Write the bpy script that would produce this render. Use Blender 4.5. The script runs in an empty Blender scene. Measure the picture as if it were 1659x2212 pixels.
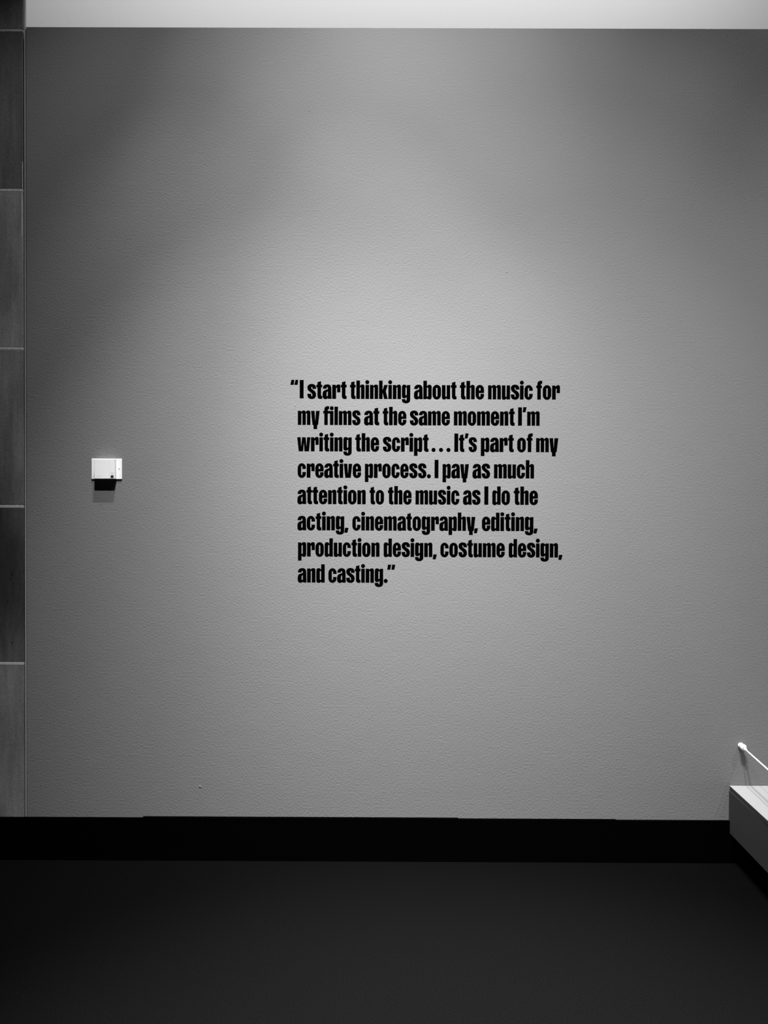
import bpy, bmesh, math, re
from mathutils import Vector, Matrix

C = bpy.context.scene.collection
SC = bpy.context.scene

# ------------------------------------------------------------------ camera
F_PX = 1662.0
cam_data = bpy.data.cameras.new('camera')
cam_data.sensor_fit = 'VERTICAL'
cam_data.sensor_height = 36.0
cam_data.lens = F_PX * 36.0 / 2212.0
cam_data.clip_start = 0.05
cam = bpy.data.objects.new('camera', cam_data)
C.objects.link(cam)
PITCH, ROLL, YAW = 0.01178539, 0.00388223, 0.00180897
right = Vector((math.cos(YAW), math.sin(YAW), 0))
fwd0 = Vector((-math.sin(YAW), math.cos(YAW), 0))
zup = Vector((0, 0, 1))
fwd = math.cos(PITCH) * fwd0 - math.sin(PITCH) * zup
up0 = math.cos(PITCH) * zup + math.sin(PITCH) * fwd0
rgt = math.cos(ROLL) * right + math.sin(ROLL) * up0
upv = math.cos(ROLL) * up0 - math.sin(ROLL) * right
rot = Matrix((rgt, upv, -fwd)).transposed()
cam.matrix_world = Matrix.Translation((0, -3.0, 1.401)) @ rot.to_4x4()
SC.camera = cam

# ------------------------------------------------------------------ world and exposure
world = bpy.data.worlds.new('world')
SC.world = world
world.use_nodes = True
world.node_tree.nodes['Background'].inputs[0].default_value = (1, 1, 1, 1)
world.node_tree.nodes['Background'].inputs[1].default_value = 0.0
vs = SC.view_settings
vs.view_transform = 'Standard'
vs.look = 'None'
vs.exposure = 0.0
vs.gamma = 1.0
vs.use_curve_mapping = False

# ------------------------------------------------------------------ gallery spotlights
WALL_ALBEDO = 0.18
KW = 4 * math.pi * math.pi / WALL_ALBEDO


def spot(loc, aim, deg, k, radius=0.012):
    d = bpy.data.lights.new('gallery_spotlight', 'SPOT')
    d.energy = k * KW
    d.spot_size = math.radians(deg)
    d.spot_blend = 1.0
    d.shadow_soft_size = radius
    o = bpy.data.objects.new('gallery_spotlight', d)
    o.location = loc
    o.rotation_euler = (Vector(aim) - Vector(loc)).to_track_quat('-Z', 'Y').to_euler()
    C.objects.link(o)
    return o


# two rows of track spotlights, 1.8 m and 0.9 m out from the wall
spot((-0.47, -1.78, 4.5), (-0.37, 0, 0.31), 41, 3.675)
spot((-0.67, -0.90, 4.5), (-0.98, 0, 0.20), 39, 1.149)
spot((-0.50, -0.90, 4.5), (-1.68, 0, 0.20), 65, 0.692)
spot((-0.51, -0.90, 4.5), (-0.25, 0, 2.57), 49, 0.595)
spot((-0.57, -0.90, 4.5), (0.34, 0, 0.58), 35, 2.001)
spot((0.25, -1.78, 4.5), (0.28, 0, 0.20), 42, 2.388)
spot((0.41, -1.78, 4.5), (0.75, 0, 0.20), 57, 1.906)
spot((0.25, -1.78, 4.5), (0.45, 0, 2.32), 57, 1.539)
spot((0.79, -1.78, 4.5), (0.73, 0, 0.20), 42, 2.115)
spot((-0.17, -1.78, 4.5), (0.01, 0, 2.97), 38, 0.667)
spot((2.74, -1.78, 4.5), (2.74, 0, 2.28), 65, 2.094)
spot((0.64, -0.90, 4.5), (3.46, 0, 0.86), 66, 0.596)
# a downlight over the carpet in front of the wall
spot((0.25, -1.75, 4.5), (0.25, -1.75, 0), 46, 26.0)

# added strip light, unseen, to brighten the white wall behind the grey one
ad = bpy.data.lights.new('upper_wall_fill', 'AREA')
ad.shape = 'RECTANGLE'
ad.size, ad.size_y = 3.8, 0.05
ad.energy = 47.0
ao = bpy.data.objects.new('upper_wall_fill', ad)
ao.location = (0.15, 0.2, 5.0)
ao.rotation_euler = (Vector((0.1, 1.35, 4.1)) - Vector(ao.location)).to_track_quat('-Z', 'Y').to_euler()
C.objects.link(ao)


# ------------------------------------------------------------------ helpers
def tag(o, label=None, cat=None, group=None, kind=None):
    if label:
        o['label'] = label
    if cat:
        o['category'] = cat
    if group:
        o['group'] = group
    if kind:
        o['kind'] = kind
    return o


def obj(name, bm, m, parent=None, smooth=False):
    me = bpy.data.meshes.new(name)
    bm.normal_update()
    bm.to_mesh(me)
    bm.free()
    if smooth:
        for p in me.polygons:
            p.use_smooth = True
    for mm in (m if isinstance(m, (list, tuple)) else [m]):
        me.materials.append(mm)
    o = bpy.data.objects.new(name, me)
    C.objects.link(o)
    if parent:
        o.parent = parent
        o.matrix_parent_inverse = Matrix.Translation(parent.location).inverted()
    return o


def empty(name, loc):
    o = bpy.data.objects.new(name, None)
    o.location = loc
    o.empty_display_size = 0.05
    C.objects.link(o)
    return o


def sub_empty(name, parent):
    o = bpy.data.objects.new(name, None)
    o.empty_display_size = 0.02
    C.objects.link(o)
    o.parent = parent
    return o


def add_box(bm, lo, hi, bevel=0.0, seg=2, mat=0):
    a, b = Vector(lo), Vector(hi)
    vs_ = [bm.verts.new((x, y, z)) for x in (a.x, b.x) for y in (a.y, b.y) for z in (a.z, b.z)]
    idx = [(0, 1, 3, 2), (4, 6, 7, 5), (0, 4, 5, 1), (2, 3, 7, 6), (0, 2, 6, 4), (1, 5, 7, 3)]
    fs = [bm.faces.new([vs_[i] for i in f]) for f in idx]
    for f in fs:
        f.material_index = mat
    if bevel > 0:
        es = list({e for f in fs for e in f.edges})
        bmesh.ops.bevel(bm, geom=es, offset=bevel, segments=seg, affect='EDGES', profile=0.5)
    return vs_


def add_hexa(bm, corners, bevel=0.0, seg=2):
    """corners: 8 points, bottom four then top four, each anticlockwise from above."""
    v = [bm.verts.new(c) for c in corners]
    fs = [bm.faces.new([v[i] for i in f]) for f in
          ((3, 2, 1, 0), (4, 5, 6, 7), (0, 1, 5, 4), (1, 2, 6, 5), (2, 3, 7, 6), (3, 0, 4, 7))]
    if bevel > 0:
        es = list({e for f in fs for e in f.edges})
        bmesh.ops.bevel(bm, geom=es, offset=bevel, segments=seg, affect='EDGES', profile=0.5)


def add_lathe(bm, base, axis, prof, n=32):
    """prof: (distance along axis, radius) from the base outwards."""
    ax = Vector(axis).normalized()
    u = ax.orthogonal().normalized()
    w = ax.cross(u)
    rings = []
    for d, r in prof:
        c = Vector(base) + ax * d
        if r < 1e-6:
            rings.append([bm.verts.new(c)])
        else:
            rings.append([bm.verts.new(c + r * (math.cos(2 * math.pi * i / n) * u + math.sin(2 * math.pi * i / n) * w)) for i in range(n)])
    for a, b in zip(rings, rings[1:]):
        for i in range(n):
            j = (i + 1) % n
            if len(a) == 1 and len(b) > 1:
                bm.faces.new((a[0], b[j], b[i]))
            elif len(b) == 1 and len(a) > 1:
                bm.faces.new((a[i], a[j], b[0]))
            elif len(a) > 1:
                bm.faces.new((a[i], a[j], b[j], b[i]))
    if len(rings[0]) > 1:
        bm.faces.new(list(reversed(rings[0])))
    if len(rings[-1]) > 1:
        bm.faces.new(rings[-1])


def add_tube(bm, pts, r, n=16):
    rings = []
    for i, p in enumerate(pts):
        p = Vector(p)
        t = (Vector(pts[min(i + 1, len(pts) - 1)]) - Vector(pts[max(i - 1, 0)])).normalized()
        u = t.cross(Vector((0, 0, 1))).normalized()
        w = t.cross(u)
        rings.append([bm.verts.new(p + r * (math.cos(2 * math.pi * k / n) * u + math.sin(2 * math.pi * k / n) * w)) for k in range(n)])
    for a, b in zip(rings, rings[1:]):
        for k in range(n):
            bm.faces.new((a[k], a[(k + 1) % n], b[(k + 1) % n], b[k]))
    bm.faces.new(list(reversed(rings[0])))
    bm.faces.new(rings[-1])
    bmesh.ops.recalc_face_normals(bm, faces=bm.faces[:])


# ------------------------------------------------------------------ materials
def mat(name, v, rough=0.8, spec=0.2):
    m = bpy.data.materials.new(name)
    m.use_nodes = True
    b = m.node_tree.nodes['Principled BSDF']
    b.inputs['Base Color'].default_value = (v, v, v, 1)
    b.inputs['Roughness'].default_value = rough
    b.inputs['Specular IOR Level'].default_value = spec
    return m


def add_noise(m, scale, detail=3.0, stretch=(1, 1, 1), rough=0.55):
    nt = m.node_tree
    tc = nt.nodes.new('ShaderNodeTexCoord')
    mp = nt.nodes.new('ShaderNodeMapping')
    mp.inputs['Scale'].default_value = stretch
    nz = nt.nodes.new('ShaderNodeTexNoise')
    nz.inputs['Scale'].default_value = scale
    nz.inputs['Detail'].default_value = detail
    nz.inputs['Roughness'].default_value = rough
    nt.links.new(tc.outputs['Object'], mp.inputs['Vector'])
    nt.links.new(mp.outputs['Vector'], nz.inputs['Vector'])
    return nz


def bump(m, pairs):
    """pairs: (noise node, distance, strength) chained into the normal."""
    nt = m.node_tree
    prev = None
    for nz, dist, st in pairs:
        bp = nt.nodes.new('ShaderNodeBump')
        bp.inputs['Distance'].default_value = dist
        bp.inputs['Strength'].default_value = st
        nt.links.new(nz.outputs['Fac'], bp.inputs['Height'])
        if prev:
            nt.links.new(prev.outputs['Normal'], bp.inputs['Normal'])
        prev = bp
    nt.links.new(prev.outputs['Normal'], nt.nodes['Principled BSDF'].inputs['Normal'])


def vary(m, nz, lo, hi, a=0.3, b=0.7):
    """map a noise to a grey range and use it as the base colour."""
    nt = m.node_tree
    mr = nt.nodes.new('ShaderNodeMapRange')
    mr.inputs['From Min'].default_value = a
    mr.inputs['From Max'].default_value = b
    mr.inputs['To Min'].default_value = lo
    mr.inputs['To Max'].default_value = hi
    nt.links.new(nz.outputs['Fac'], mr.inputs['Value'])
    nt.links.new(mr.outputs['Result'], nt.nodes['Principled BSDF'].inputs['Base Color'])
    return mr


m_wall = mat('grey_wall_paint', WALL_ALBEDO, 0.85, 0.12)
n1 = add_noise(m_wall, 135, 3.0, (1.15, 1, 1.0))
n2 = add_noise(m_wall, 9, 2.0)
n3 = add_noise(m_wall, 260, 2.0)
bump(m_wall, [(n2, 0.004, 0.22), (n1, 0.0019, 0.72), (n3, 0.0008, 0.35)])
vary(m_wall, add_noise(m_wall, 420, 2.0), WALL_ALBEDO * 0.93, WALL_ALBEDO * 1.07)

m_white = mat('white_upper_paint', 0.72, 0.9, 0.05)
bump(m_white, [(add_noise(m_white, 120, 3.0), 0.002, 0.25)])
vary(m_white, add_noise(m_white, 260, 2.0), 0.69, 0.75)

m_mortar = mat('pale_mortar', 0.36, 0.95, 0.05)
vary(m_mortar, add_noise(m_mortar, 90, 3.0), 0.38, 0.54)
m_bead = mat('grey_edge_bead', 0.32, 0.7, 0.2)
m_gap = mat('dark_gap', 0.012, 0.95, 0.0)
m_base = mat('black_baseboard', 0.0010, 0.85, 0.0)
m_base_noise = add_noise(m_base, 60, 2.0)
bump(m_base, [(m_base_noise, 0.001, 0.1)])
m_vinyl = mat('black_vinyl', 0.0004, 0.9, 0.0)
m_plastic = mat('white_plastic', 0.90, 0.45, 0.3)
m_plastic_grey = mat('pale_grey_plastic', 0.6, 0.5, 0.3)
m_window = mat('dark_display', 0.01, 0.3, 0.3)
m_mark = mat('grey_print', 0.25, 0.6, 0.2)
m_line = mat('grey_display_line', 0.12, 0.5, 0.2)
m_screw = mat('steel_screw', 0.35, 0.4, 0.4)
m_cord = mat('white_cord', 0.85, 0.6, 0.2)
bump(m_cord, [(add_noise(m_cord, 700, 2.0), 0.0003, 0.3)])
m_stud = mat('white_stud', 0.88, 0.4, 0.3)
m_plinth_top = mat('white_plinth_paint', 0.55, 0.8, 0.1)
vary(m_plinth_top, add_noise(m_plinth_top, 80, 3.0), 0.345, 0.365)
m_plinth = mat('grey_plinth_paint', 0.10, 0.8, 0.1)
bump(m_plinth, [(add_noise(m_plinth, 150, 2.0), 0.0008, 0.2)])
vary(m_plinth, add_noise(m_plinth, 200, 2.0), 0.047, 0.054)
m_toe = mat('black_toe_kick', 0.0015, 0.9, 0.0)

# dark carpet: fine woven pile
m_floor = mat('dark_carpet', 0.02, 0.95, 0.0)
fn = add_noise(m_floor, 240, 3.0, (1, 1, 1), 0.7)
vary(m_floor, fn, 0.0018, 0.0036, 0.3, 0.7)
bump(m_floor, [(add_noise(m_floor, 170, 3.0), 0.004, 0.5)])


# stone slabs: cloudy, streaked, with a dark damp stain over two of them
def stone_material():
    m = mat('streaked_stone', 0.12, 0.85, 0.12)
    nt = m.node_tree
    cloud = add_noise(m, 3.2, 4.0, (2.2, 1, 0.8), 0.6)
    fine = add_noise(m, 130, 3.0)
    streak = add_noise(m, 14, 3.0, (3.0, 1, 0.25))
    tone = nt.nodes.new('ShaderNodeVertexColor')
    tone.layer_name = 'slab_tone'

    def math_node(op, a, b):
        n = nt.nodes.new('ShaderNodeMath')
        n.operation = op
        for i, s in enumerate((a, b)):
            if isinstance(s, (int, float)):
                n.inputs[i].default_value = s
            else:
                nt.links.new(s, n.inputs[i])
        return n.outputs[0]

    def rng(src, lo, hi, a=0.3, b=0.7):
        mr = nt.nodes.new('ShaderNodeMapRange')
        mr.interpolation_type = 'SMOOTHSTEP'
        for k, val in (('From Min', a), ('From Max', b), ('To Min', lo), ('To Max', hi)):
            mr.inputs[k].default_value = val
        nt.links.new(src, mr.inputs['Value'])
        return mr.outputs['Result']

    # elliptical stain around (-1.50, z 1.15), edge broken by the cloud noise
    tc = nt.nodes.new('ShaderNodeTexCoord')
    mp = nt.nodes.new('ShaderNodeMapping')
    mp.inputs['Location'].default_value = (1.50 * 5.5, 0, -1.13 * 2.1)
    mp.inputs['Scale'].default_value = (5.5, 0.0, 2.1)
    nt.links.new(tc.outputs['Object'], mp.inputs['Vector'])
    ln = nt.nodes.new('ShaderNodeVectorMath')
    ln.operation = 'LENGTH'
    nt.links.new(mp.outputs['Vector'], ln.inputs[0])
    d = math_node('ADD', ln.outputs['Value'], math_node('MULTIPLY', math_node('SUBTRACT', cloud.outputs['Fac'], 0.5), 0.7))
    stain = rng(d, 0.34, 1.0, 0.25, 1.05)
    v = math_node('MULTIPLY', tone.outputs['Color'], rng(cloud.outputs['Fac'], 0.8, 1.2))
    v = math_node('MULTIPLY', v, rng(streak.outputs['Fac'], 0.88, 1.14))
    v = math_node('MULTIPLY', v, rng(fine.outputs['Fac'], 0.9, 1.1))
    v = math_node('MULTIPLY', v, stain)
    nt.links.new(v, nt.nodes['Principled BSDF'].inputs['Base Color'])
    bump(m, [(fine, 0.001, 0.4)])
    return m


m_stone = stone_material()

# ------------------------------------------------------------------ the setting
PAINT_TOP = 3.239
WALL_X0, WALL_X1 = -1.3994, 3.2

bm = bmesh.new()
add_box(bm, (-3.2, -4.2, -0.10), (WALL_X1, 0.15, 0.0))
tag(obj('floor', bm, m_floor), kind='structure')

# grey partition with its paint nubs
bm = bmesh.new()
add_box(bm, (WALL_X0, 0.0, 0.0), (WALL_X1, 0.15, PAINT_TOP))
NUBS = [(-1.3447, 0.2881, .0035), (-0.7222, 0.2873, .0065), (-0.7155, 0.2835, .004), (-1.2014, 0.1815, .0035), (-0.3522, 1.7771, .0035),
        (-0.6409, 1.8499, .003), (0.4683, 2.299, .004), (-1.1118, 1.392, .003), (-1.0161, 1.1194, .0025), (0.72, 2.95, .003),
        (-0.86, 2.60, .003), (-0.19, 0.55, .0025), (0.21, 0.93, .0025), (-0.99, 0.66, .0025), (1.05, 2.66, .003), (-0.3, 2.92, .003)]
for x, z, r in NUBS:
    r *= 0.62
    prof = [(-0.0005, r * 1.25), (r * 0.15, r * 1.05), (r * 0.34, r * 0.8), (r * 0.48, r * 0.42), (r * 0.52, 0.0)]
    add_lathe(bm, (x, 0, z), (0, -1, 0), prof, 12)
tag(obj('wall_back', bm, m_wall), kind='structure')

# stone facing left of the partition: slabs laid on a mortar bed
JOINTS = [0.7677, 1.3816, 1.9962, 2.6098, 3.2254]
PX0, PX1 = -2.6, -1.4118
TONES = [0.175, 0.100, 0.175, 0.225, 0.105, 0.180]
bm = bmesh.new()
edges = [0.0] + JOINTS + [5.2]
cl = bm.loops.layers.float_color.new('slab_tone')
for i in range(6):
    g = 0.0058
    zl = edges[i] + (g if i else 0)
    zh = edges[i + 1] - g
    add_box(bm, (PX0, -0.002, zl), (PX1, 0.010, zh), 0.0012, 2)
add_box(bm, (PX0, 0.0105, 0.0), (PX1 - 0.001, 0.15, 3.2))
for f in bm.faces:
    zc = f.calc_center_median().z
    t = TONES[sum(1 for j in JOINTS if zc > j)]
    for lp in f.loops:
        lp[cl] = (t, t, t, 1)
wl = tag(obj('wall_left', bm, m_stone), kind='structure')
# dark chips in the stained slab
bm = bmesh.new()
for x, z, dx, h in [(-1.4735, 1.010, .004, .014), (-1.4760, 1.000, .002, .010), (-1.4565, 1.118, .005, .022), (-1.4610, 1.098, .004, .016), (-1.4530, 1.080, .003, .014), (-1.4560, 0.848, .003, .018)]:
    c = Vector((x, -0.0021, z))
    bm.faces.new([bm.verts.new(c + Vector(p)) for p in ((-dx / 2, 0, -h * .2), (0, 0, -h / 2), (dx / 2, 0, -h * .1), (dx * .3, 0, h / 2), (-dx * .2, 0, h * .35))])
obj('chip', bm, m_gap, wl)
bm = bmesh.new()
for z in JOINTS:
    add_box(bm, (PX0, -0.0022, z - 0.0054), (PX1 - 0.0006, 0.0104, z + 0.0050), 0.0008, 1)
add_box(bm, (PX1 - 0.0062, -0.0024, 2.43), (PX1 - 0.0010, -0.001, 2.60), 0.0007, 1)
add_box(bm, (PX1 - 0.0030, -0.0024, 2.615), (PX1 - 0.0002, -0.001, 2.72), 0.0007, 1)
obj('mortar', bm, m_mortar, wl)

# slim edge bead in the gap between stone and partition
bm = bmesh.new()
add_box(bm, (-1.4072, -0.0005, 0.0), (-1.4034, 0.0105, 5.2), 0.0008, 2)
tag(obj('trim_1', bm, m_bead), kind='structure')
bm = bmesh.new()
add_box(bm, (PX1 + 0.0002, 0.0108, 0.0), (-1.4074, 0.13, PAINT_TOP))
add_box(bm, (-1.4032, 0.012, 0.0), (WALL_X0 - 0.0002, 0.13, PAINT_TOP))
tag(obj('trim_2', bm, m_gap), kind='structure')

# white wall set back above the partition
bm = bmesh.new()
add_box(bm, (-3.2, 1.35, 0.0), (3.6, 1.5, 6.0))
tag(obj('wall_upper', bm, m_white), kind='structure')

# baseboard in butt-jointed lengths that step slightly
bm = bmesh.new()
PL_X = 1.3511
for x0, x1, h in [(PX0, -0.9435, 0.1672), (-0.9435, 0.290, 0.1716), (0.290, 0.9066, 0.1688), (0.9066, PL_X - 0.001, 0.1664), (PL_X - 0.001, 3.0, 0.114)]:
    add_box(bm, (x0, -0.012, 0.0), (x1, 0.0, h - 0.0015), 0.0006, 1)
tag(obj('baseboard_back', bm, m_base), kind='structure')


# ------------------------------------------------------------------ display plinth on the right
pl = empty('display_plinth', (2.1, -1.1, 0.0))
tag(pl, 'low white-topped display plinth with grey sides, jutting out from the wall at right', 'plinth')
PLEN = 2.2


def plinth_block(x_lo, k_lo, z_lo, x_hi, k_hi, z_hi, y0, x_r=3.0, bevel=0.001):
    b = bmesh.new()
    L_ = PLEN

    def xx(x, k, y):
        return x + k * (-y)
    add_hexa(b, [(xx(x_lo, k_lo, -L_), -L_, z_lo), (x_r, -L_, z_lo), (x_r, y0, z_lo), (xx(x_lo, k_lo, y0), y0, z_lo),
                 (xx(x_hi, k_hi, -L_), -L_, z_hi), (x_r, -L_, z_hi), (x_r, y0, z_hi), (xx(x_hi, k_hi, y0), y0, z_hi)], bevel)
    return b


K_TOP, K_BOT, K_TOE = -0.047, -0.026, 0.007
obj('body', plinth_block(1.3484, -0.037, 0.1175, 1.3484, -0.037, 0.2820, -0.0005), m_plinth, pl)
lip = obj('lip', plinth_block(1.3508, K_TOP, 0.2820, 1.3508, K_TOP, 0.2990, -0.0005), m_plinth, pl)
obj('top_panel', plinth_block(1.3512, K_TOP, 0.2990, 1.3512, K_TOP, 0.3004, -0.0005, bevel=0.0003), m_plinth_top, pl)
obj('toe_kick', plinth_block(1.3735, K_TOE, 0.0, 1.3735, K_TOE, 0.1175, -0.0125), m_toe, pl)

# ------------------------------------------------------------------ barrier cord on its wall stud
bc = empty('barrier_cord', (1.3913, 0.0, 0.4595))
tag(bc, 'thin white barrier cord running out from a round white wall stud above the plinth', 'barrier cord')
KB = (1.3913, 0.0, 0.4592)
bm = bmesh.new()
add_lathe(bm, KB, (0, -1, 0), [(0.0, 0.0085), (0.001, 0.0108), (0.004, 0.0116), (0.007, 0.0108), (0.010, 0.0094), (0.0145, 0.0088),
                               (0.019, 0.0100), (0.0225, 0.0118), (0.027, 0.0122), (0.031, 0.0108), (0.0335, 0.007), (0.0342, 0.0)], 40)
obj('wall_stud', bm, m_stud, bc, True)
bm = bmesh.new()
kx = -0.082
pts = []
for i in range(24):
    t = i / 23 * 1.6
    pts.append((1.3958 + kx * t, -0.029 - t, 0.4528 - 0.012 * math.sin(math.pi * min(1, t / 1.6))))
add_tube(bm, pts, 0.0033)
obj('cord', bm, m_cord, bc, True)
bm = bmesh.new()
add_lathe(bm, (1.3958, -0.0325, 0.4528), (kx, -1, 0), [(0, 0.0048), (0.001, 0.0056), (0.004, 0.0056), (0.0062, 0.0042)], 24)
obj('ferrule', bm, m_stud, bc, True)
bm = bmesh.new()
add_lathe(bm, (1.3882, -0.0325, 0.4585), (0, -1, 0), [(0, 0.0014), (0.0016, 0.0014)], 12)
obj('set_screw', bm, m_mark, bc)

# ------------------------------------------------------------------ wall sensor on the left
ws = empty('wall_sensor', (-1.086, 0.0, 1.489))
tag(ws, 'small white plastic sensor box with a dark display window, mounted left of the quote', 'wall sensor')
bm = bmesh.new()
add_box(bm, (-1.1452, -0.0048, 1.4890), (-1.0268, 0.0, 1.5692), 0.0016, 3)
obj('mounting_plate', bm, m_plastic, ws)
bm = bmesh.new()
add_box(bm, (-1.1258, -0.0272, 1.4898), (-1.0470, -0.0048, 1.5668), 0.0018, 3)
cv = obj('cover', bm, m_plastic, ws)
bm = bmesh.new()
add_box(bm, (-1.0676, -0.0275, 1.4915), (-1.0668, -0.0271, 1.5650))
obj('seam', bm, m_plastic_grey, cv)
bm = bmesh.new()
add_box(bm, (-1.1279, -0.0052, 1.4905), (-1.1262, -0.0047, 1.5672))  # grey strip drawn in for the dark line at the cover's left edge
obj('edge_line', bm, m_plastic_grey, ws)
bm = bmesh.new()
add_box(bm, (-1.0620, -0.0278, 1.4950), (-1.0507, -0.0270, 1.5037), 0.0012, 2)
wd = obj('display_window', bm, m_window, cv)
wd['label'] = 'dark display window'
bm = bmesh.new()
for z in (1.4985, 1.5005):
    add_box(bm, (-1.0596, -0.0281, z - 0.0005), (-1.0530, -0.0277, z + 0.0005))
obj('display_line', bm, m_line, cv)
bm = bmesh.new()
v = [bm.verts.new(p) for p in ((-1.0586, -0.0275, 1.5090), (-1.0542, -0.0275, 1.5090), (-1.0564, -0.0275, 1.5112))]
f = bm.faces.new(v)
r_ = bmesh.ops.extrude_face_region(bm, geom=[f])
bmesh.ops.translate(bm, verts=[e for e in r_['geom'] if isinstance(e, bmesh.types.BMVert)], vec=(0, 0.0005, 0))
bmesh.ops.recalc_face_normals(bm, faces=bm.faces[:])
obj('arrow_mark', bm, m_window, cv)
bm = bmesh.new()
for x in (-1.0636, -1.0600, -1.0572, -1.0544, -1.0506):
    add_box(bm, (x - 0.0006, -0.0275, 1.5136), (x + 0.0006, -0.0271, 1.5146))
obj('scale_mark', bm, m_mark, cv)
bm = bmesh.new()
add_lathe(bm, (-1.1046, -0.0270, 1.5018), (0, -1, 0), [(0, 0.0019), (0.0005, 0.0019)], 20)
x = -1.1200
for i, h in enumerate((0.0022, 0.0012, 0.0026, 0.0012, 0.0018, 0.0012)):
    add_box(bm, (x + i * 0.0021, -0.0274, 1.4980), (x + i * 0.0021 + 0.0009, -0.0271, 1.4980 + h))
obj('printed_logo', bm, m_plastic_grey, cv)
bm = bmesh.new()
add_lathe(bm, (-1.0372, -0.0044, 1.5300), (0, -1, 0), [(0, 0.0022), (0.0012, 0.0022), (0.0016, 0.0015), (0.0016, 0.0)], 20)
obj('screw', bm, m_screw, ws)

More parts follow.
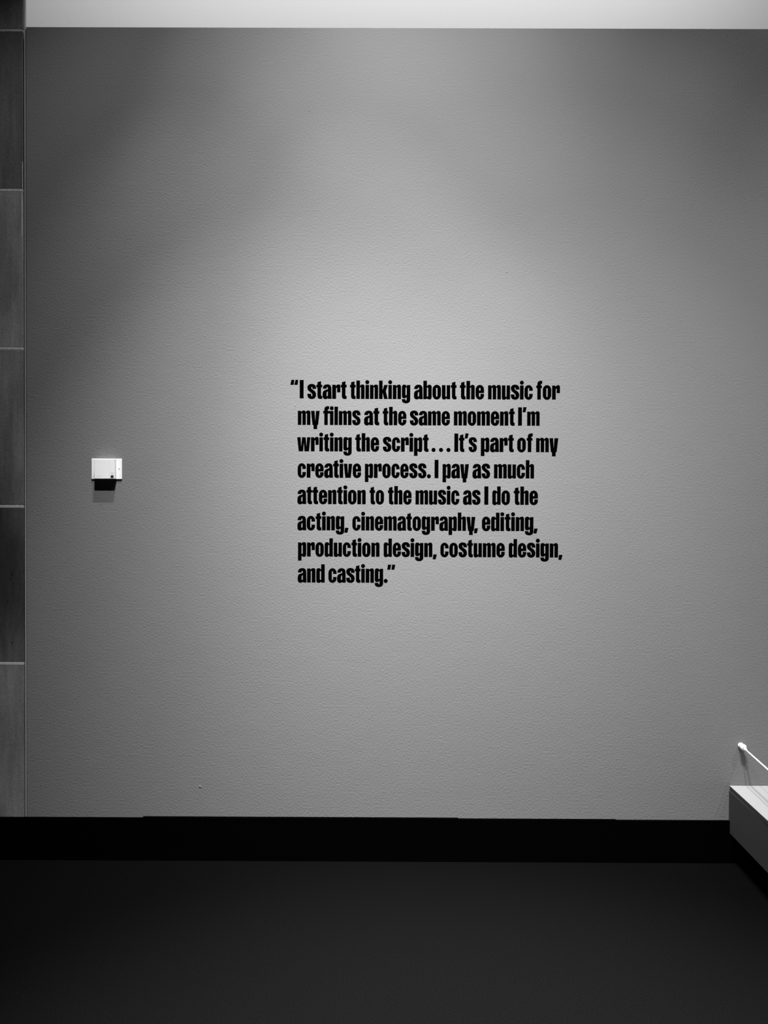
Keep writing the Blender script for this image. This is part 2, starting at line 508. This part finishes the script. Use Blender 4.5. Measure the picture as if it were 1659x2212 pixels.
# ------------------------------------------------------------------ the wall quote, letter by letter
# outlines in tenths of a letter unit; K cx cy ex ey is a quarter ellipse about the corner (cx, cy)
G = {
 'a': (190, 4, 2, 'M4 217 C4 275 40 311 98 311 C156 311 184 277 184 222 L190 0 L113 0 L109 18 C103 6 90 -7 62 -7 C22 -7 0 20 0 60 L0 102 C0 158 28 182 70 193 C96 200 109 204 109 214 L109 236 K109 251 97 251 K84 251 84 236 L84 217 Z|M109 160 C92 150 84 138 84 116 L84 68 K84 55 97 55 K109 55 109 68 Z'),
 'b': (181, 9, 8, 'M0 0 L0 395 L78 395 L78 277 C88 298 108 311 132 311 C166 311 181 288 181 250 L181 55 C181 15 166 -7 134 -7 C108 -7 90 3 79 20 L72 0 Z|M78 68 L78 238 K78 251 90 251 K103 251 103 238 L103 68 K103 55 90 55 K78 55 78 68 Z'),
 'c': (179, 8, 6, 'M179 188 L179 205 K179 310 90 310 K0 310 0 205 L0 95 K0 -6 90 -6 K179 -6 179 95 L179 121 L101 121 L101 70 K101 56 88 56 K76 56 76 70 L76 235 K76 248 88 248 K101 248 101 235 L101 188 Z'),
 'e': (181, 8, 7, 'M181 136 L181 205 K181 310 91 310 K0 310 0 205 L0 95 K0 -6 91 -6 K181 -6 181 85 L181 118 L103 118 L103 70 K103 56 90 56 K76 56 76 70 L76 136 Z|M76 188 L76 236 K76 249 90 249 K104 249 104 236 L104 188 Z'),
 'f': (131, 5, 2, 'M24 0 L24 247 L0 247 L0 302 L24 302 L24 330 C24 380 52 404 104 404 C115 404 124 403 131 402 L128 340 C108 340 101 332 101 318 L101 302 L125 302 L125 247 L101 247 L101 0 Z'),
 'F': (227, 5, 9, 'M24 0 L24 247 L0 247 L0 302 L24 302 L24 330 C24 380 52 404 104 404 C115 404 124 403 131 402 L128 340 C108 340 101 332 101 318 L101 302 L225 302 L225 0 L148 0 L148 247 L101 247 L101 0 Z|O186 361 43'),
 'g': (183, 8, 9, 'M183 302 L113 302 L106 277 C96 298 75 311 49 311 C14 311 0 288 0 250 L0 78 C0 38 16 16 48 16 C74 16 92 27 103 46 L103 -20 K103 -33 91 -33 K79 -33 79 -20 L79 -1 L0 -1 L0 -10 C0 -65 32 -91 92 -91 C150 -91 183 -62 183 -8 Z|M80 95 L80 238 K80 251 92 251 K105 251 105 238 L105 95 K105 82 92 82 K80 82 80 95 Z'),
 'h': (179, 9, 9, 'M0 0 L0 395 L80 395 L80 277 C90 298 110 311 135 311 C166 311 179 290 179 255 L179 0 L101 0 L101 240 K101 253 90 253 K80 253 80 240 L80 0 Z'),
 'i': (79, 9, 9, 'M0 0 L0 302 L79 302 L79 0 Z|O39.5 361 43.5'),
 'k': (190, 9, 3, 'M0 0 L0 395 L78 395 L78 192 L112 302 L190 302 L149 169 L190 0 L110 0 L79 137 L78 0 Z'),
 'l': (79, 9, 9, 'M0 0 L0 395 L79 395 L79 0 Z'),
 'm': (277, 9, 9, 'M0 0 L0 302 L70 302 L76 277 C86 298 104 311 127 311 C152 311 168 297 174 273 C184 298 203 311 228 311 C262 311 277 290 277 255 L277 0 L200 0 L200 240 K200 253 189 253 K177 253 177 240 L177 0 L100 0 L100 240 K100 253 89 253 K78 253 78 240 L78 0 Z'),
 'n': (179, 9, 9, 'M0 0 L0 302 L70 302 L76 277 C86 298 108 311 135 311 C166 311 179 290 179 255 L179 0 L101 0 L101 240 K101 253 90 253 K80 253 80 240 L80 0 Z'),
 'o': (184, 8, 8, 'M0 205 K0 310 92 310 K184 310 184 205 L184 98 K184 -7 92 -7 K0 -7 0 98 Z|M78 70 L78 232 K78 247 92 247 K106 247 106 232 L106 70 K106 55 92 55 K78 55 78 70 Z'),
 'p': (180, 9, 8, 'M0 -89 L0 302 L70 302 L77 277 C87 298 108 311 132 311 C166 311 180 288 180 250 L180 55 C180 15 166 -7 134 -7 C110 -7 90 3 78 20 L78 -89 Z|M78 68 L78 235 K78 248 90 248 K103 248 103 235 L103 68 K103 55 90 55 K78 55 78 68 Z'),
 'r': (171, 9, 4, 'M0 0 L0 302 L70 302 L76 275 C86 298 108 311 134 311 C160 311 171 292 171 262 L171 140 L100 140 L100 228 K100 239 90 239 K81 239 81 228 L81 0 Z'),
 's': (183, 6, 4, 'M183 213 L183 228 C183 284 150 318 92 318 C34 318 0 286 0 240 C0 212 10 186 38 163 C58 146 74 134 88 120 C98 110 103 100 103 88 L103 66 K103 54 92 54 K82 54 82 66 L82 107 L0 107 L0 88 C0 28 34 -5 92 -5 C152 -5 183 32 183 90 C183 128 168 154 140 176 C118 192 104 199 93 210 C85 219 82 230 82 246 K82 257 92 257 K103 257 103 246 L103 213 Z'),
 't': (125, 3, 5, 'M24 357 L100 378 L100 302 L125 302 L125 247 L100 247 L100 82 C100 70 108 63 125 57 L125 4 C116 0 104 -4 88 -4 C46 -4 24 20 24 62 L24 247 L0 247 L0 302 L24 302 Z'),
 'u': (179, 9, 9, 'M179 302 L179 0 L108 0 L102 25 C92 5 72 -7 46 -7 C13 -7 0 14 0 50 L0 302 L79 302 L79 67 K79 55 91 55 K103 55 103 67 L103 302 Z'),
 'v': (182, 2, 2, 'M0 302 L78 302 L91 78 L104 302 L182 302 L152 0 L33 0 Z'),
 'w': (288, 2, 2, 'M0 302 L78 302 L88 100 L106 302 L187 302 L204 100 L215 302 L288 302 L259 0 L159 0 L145 183 L131 0 L34 0 Z'),
 'y': (192, 2, 2, 'M0 302 L80 302 L94 84 L109 302 L192 302 L159 2 C150 2 142 0 137 -10 L137 -89 L57 -89 L57 -10 C50 0 42 2 33 4 Z'),
 'd': None,
 'I': (87, 9, 9, 'M0 0 L0 395 L87 395 L87 0 Z'),
 '.': (88, 6, 6, 'O44 40 44'),
 ',': (90, 1, 4, 'M13 56 L90 56 L65 -50 L0 -50 Z'),
 '\u201c': (174, 2, 24, 'M24 398 L88 398 L76 291 L0 291 Z|M114 398 L174 398 L163 291 L87 291 Z'),
 '\u201d': (176, 6, 2, 'M15 392 L86 392 L65 284 L0 284 Z|M105 392 L176 392 L155 284 L90 284 Z'),
 '\u2019': (88, 6, 2, 'M13 398 L88 398 L62 290 L0 290 Z'),
 '\u2026': (406, 6, 6, 'O44 40 44|O203 40 44|O362 40 44'),
}


def sample(path, mirror=None):
    out = []
    for sub in path.split('|'):
        pts = []
        for cmd, args in re.findall(r'([MLCKOZ])([^MLCKOZ]*)', sub):
            a = [float(q) for q in args.split()]
            if cmd in 'ML':
                pts.append((a[0], a[1]))
            elif cmd == 'O':
                pts = [(a[0] + a[2] * math.cos(2 * math.pi * i / 36), a[1] + a[2] * math.sin(2 * math.pi * i / 36)) for i in range(36)]
            elif cmd in 'CK':
                p0 = pts[-1]
                if cmd == 'K':
                    c, e = (a[0], a[1]), (a[2], a[3])
                    k = 0.5523
                    p1 = (p0[0] + (c[0] - p0[0]) * k, p0[1] + (c[1] - p0[1]) * k)
                    p2 = (e[0] + (c[0] - e[0]) * k, e[1] + (c[1] - e[1]) * k)
                    p3 = e
                else:
                    p1, p2, p3 = (a[0], a[1]), (a[2], a[3]), (a[4], a[5])
                for i in range(1, 11):
                    t = i / 10
                    s = 1 - t
                    pts.append(tuple(s ** 3 * p0[q] + 3 * s * s * t * p1[q] + 3 * s * t * t * p2[q] + t ** 3 * p3[q] for q in (0, 1)))
        clean = []
        for p in pts:
            if not clean or math.hypot(p[0] - clean[-1][0], p[1] - clean[-1][1]) > 0.05:
                clean.append(p)
        if math.hypot(clean[0][0] - clean[-1][0], clean[0][1] - clean[-1][1]) < 0.05:
            clean.pop()
        if mirror is not None:
            clean = [(mirror - x_, y_) for x_, y_ in clean]
        out.append(clean)
    return out


U = 3.0 / F_PX / 10.0      # one outline unit in metres
THICK = 0.0003
_glyphs = {}


def glyph(ch):
    """advance data and a filled, thin mesh (verts, faces) of one letter."""
    if ch in _glyphs:
        return _glyphs[ch]
    if ch == 'd':
        w_, l_, r_, path = G['b']
        loops, lb, rb = sample(path, w_), 8, 9
    else:
        w_, lb, rb, path = G[ch]
        loops = sample(path)
    cu = bpy.data.curves.new('glyph', 'CURVE')
    cu.dimensions = '2D'
    cu.fill_mode = 'BOTH'
    cu.extrude = THICK / U / 2
    for lp in loops:
        sp = cu.splines.new('POLY')
        sp.points.add(len(lp) - 1)
        for p, (x_, y_) in zip(sp.points, lp):
            p.co = (x_, y_, 0, 1)
        sp.use_cyclic_u = True
    tmp = bpy.data.objects.new('glyph', cu)
    C.objects.link(tmp)
    dg = bpy.context.evaluated_depsgraph_get()
    me = bpy.data.meshes.new_from_object(tmp.evaluated_get(dg))
    verts = [tuple(v_.co) for v_ in me.vertices]
    faces = [tuple(p_.vertices) for p_ in me.polygons]
    bpy.data.objects.remove(tmp)
    bpy.data.curves.remove(cu)
    bpy.data.meshes.remove(me)
    _glyphs[ch] = (w_, lb, rb, verts, faces)
    return _glyphs[ch]


PAIR = {'st': -4, 'sc': 0, 'ta': -4, 'rt': -3, 'at': -4, 'ea': -1, 'y,': -34, 'g,': -8, 'e.': 0, 's.': 0, 'g.': -4, 't\u2019': -6, '\u2019s': -10,
        '.\u201d': -24, 'ry': 0, 'rt': -2, 'rs': 0, 'tt': -4, 'ay': -2, 'hy': 0, 'of': 2, 'en': 0, 'n,': -2}
LINES = [
    (1.8058, [('\u201cI', -0.372, -0.3201), ('start', -0.3057, -0.1525), ('thinking', -0.14, 0.0951), ('about', 0.1092, 0.2752), ('the', 0.2877, 0.3821), ('music', 0.3975, 0.5715), ('for', 0.5848, 0.6774)]),
    (1.7040, [('my', -0.3424, -0.2573), ('films', -0.2437, -0.0982), ('at', -0.0847, -0.025), ('the', -0.0123, 0.0804), ('same', 0.0937, 0.2498), ('moment', 0.2651, 0.502), ('I\u2019m', 0.5148, 0.599)]),
    (1.6013, [('writing', -0.3448, -0.1321), ('the', -0.1188, -0.0254), ('script', -0.011, 0.1674), ('\u2026', 0.1786, 0.2528), ('It\u2019s', 0.2673, 0.3554), ('part', 0.3705, 0.4992), ('of', 0.512, 0.5729), ('my', 0.5855, 0.672)]),
    (1.4987, [('creative', -0.3426, -0.0952), ('process.', -0.0806, 0.1767), ('I', 0.1909, 0.2061), ('pay', 0.222, 0.3247), ('as', 0.3385, 0.4075), ('much', 0.4223, 0.5784)]),
    (1.3959, [('attention', -0.3434, -0.0769), ('to', -0.0623, -0.0055), ('the', 0.0092, 0.1019), ('music', 0.1171, 0.2881), ('as', 0.302, 0.3707), ('I', 0.3852, 0.401), ('do', 0.4162, 0.4853), ('the', 0.4999, 0.5942)]),
    (1.2936, [('acting,', -0.3431, -0.1434), ('cinematography,', -0.1288, 0.3615), ('editing,', 0.3763, 0.5941)]),
    (1.1911, [('production', -0.3405, -0.0222), ('design,', -0.0063, 0.2014), ('costume', 0.2149, 0.4663), ('design,', 0.4814, 0.6915)]),
    (1.0896, [('and', -0.3415, -0.2358), ('casting.\u201d', -0.2217, 0.0396)]),
]

quote = empty('wall_quote', (0.15, 0.0, 1.0))
tag(quote, 'black eight-line quotation in heavy condensed letters stuck on the grey wall', 'wall text')
for z0, words in LINES:
    line = sub_empty('text_line', quote)
    for word, x0, x1 in words:
        chars = word.replace('fi', 'F')
        pos, cur = [], 0.0
        for i, ch in enumerate(chars):
            w_, lb, rb, _, _ = glyph(ch)
            if i:
                cur += lb + PAIR.get(chars[i - 1] + ch, 0)
            pos.append(cur)
            cur += w_ + (rb if i < len(chars) - 1 else 0)
        sx = (x1 - x0) / (cur * U)
        dz = 0.0014 if word == '\u201cI' else 0.0
        verts, faces = [], []
        for ch, px in zip(chars, pos):
            _, _, _, gv, gf = glyph(ch)
            o_ = len(verts)
            verts += [(x0 + (px + vx) * U * sx, -THICK / 2 - 0.0001 - vz * U, z0 + dz + vy * U) for vx, vy, vz in gv]
            faces += [tuple(k + o_ for k in f_) for f_ in gf]
        me = bpy.data.meshes.new('word')
        me.from_pydata(verts, [], faces)
        me.materials.append(m_vinyl)
        wo = bpy.data.objects.new('word', me)
        C.objects.link(wo)
        wo.parent = line
        wo.matrix_parent_inverse = Matrix.Translation(quote.location).inverted()
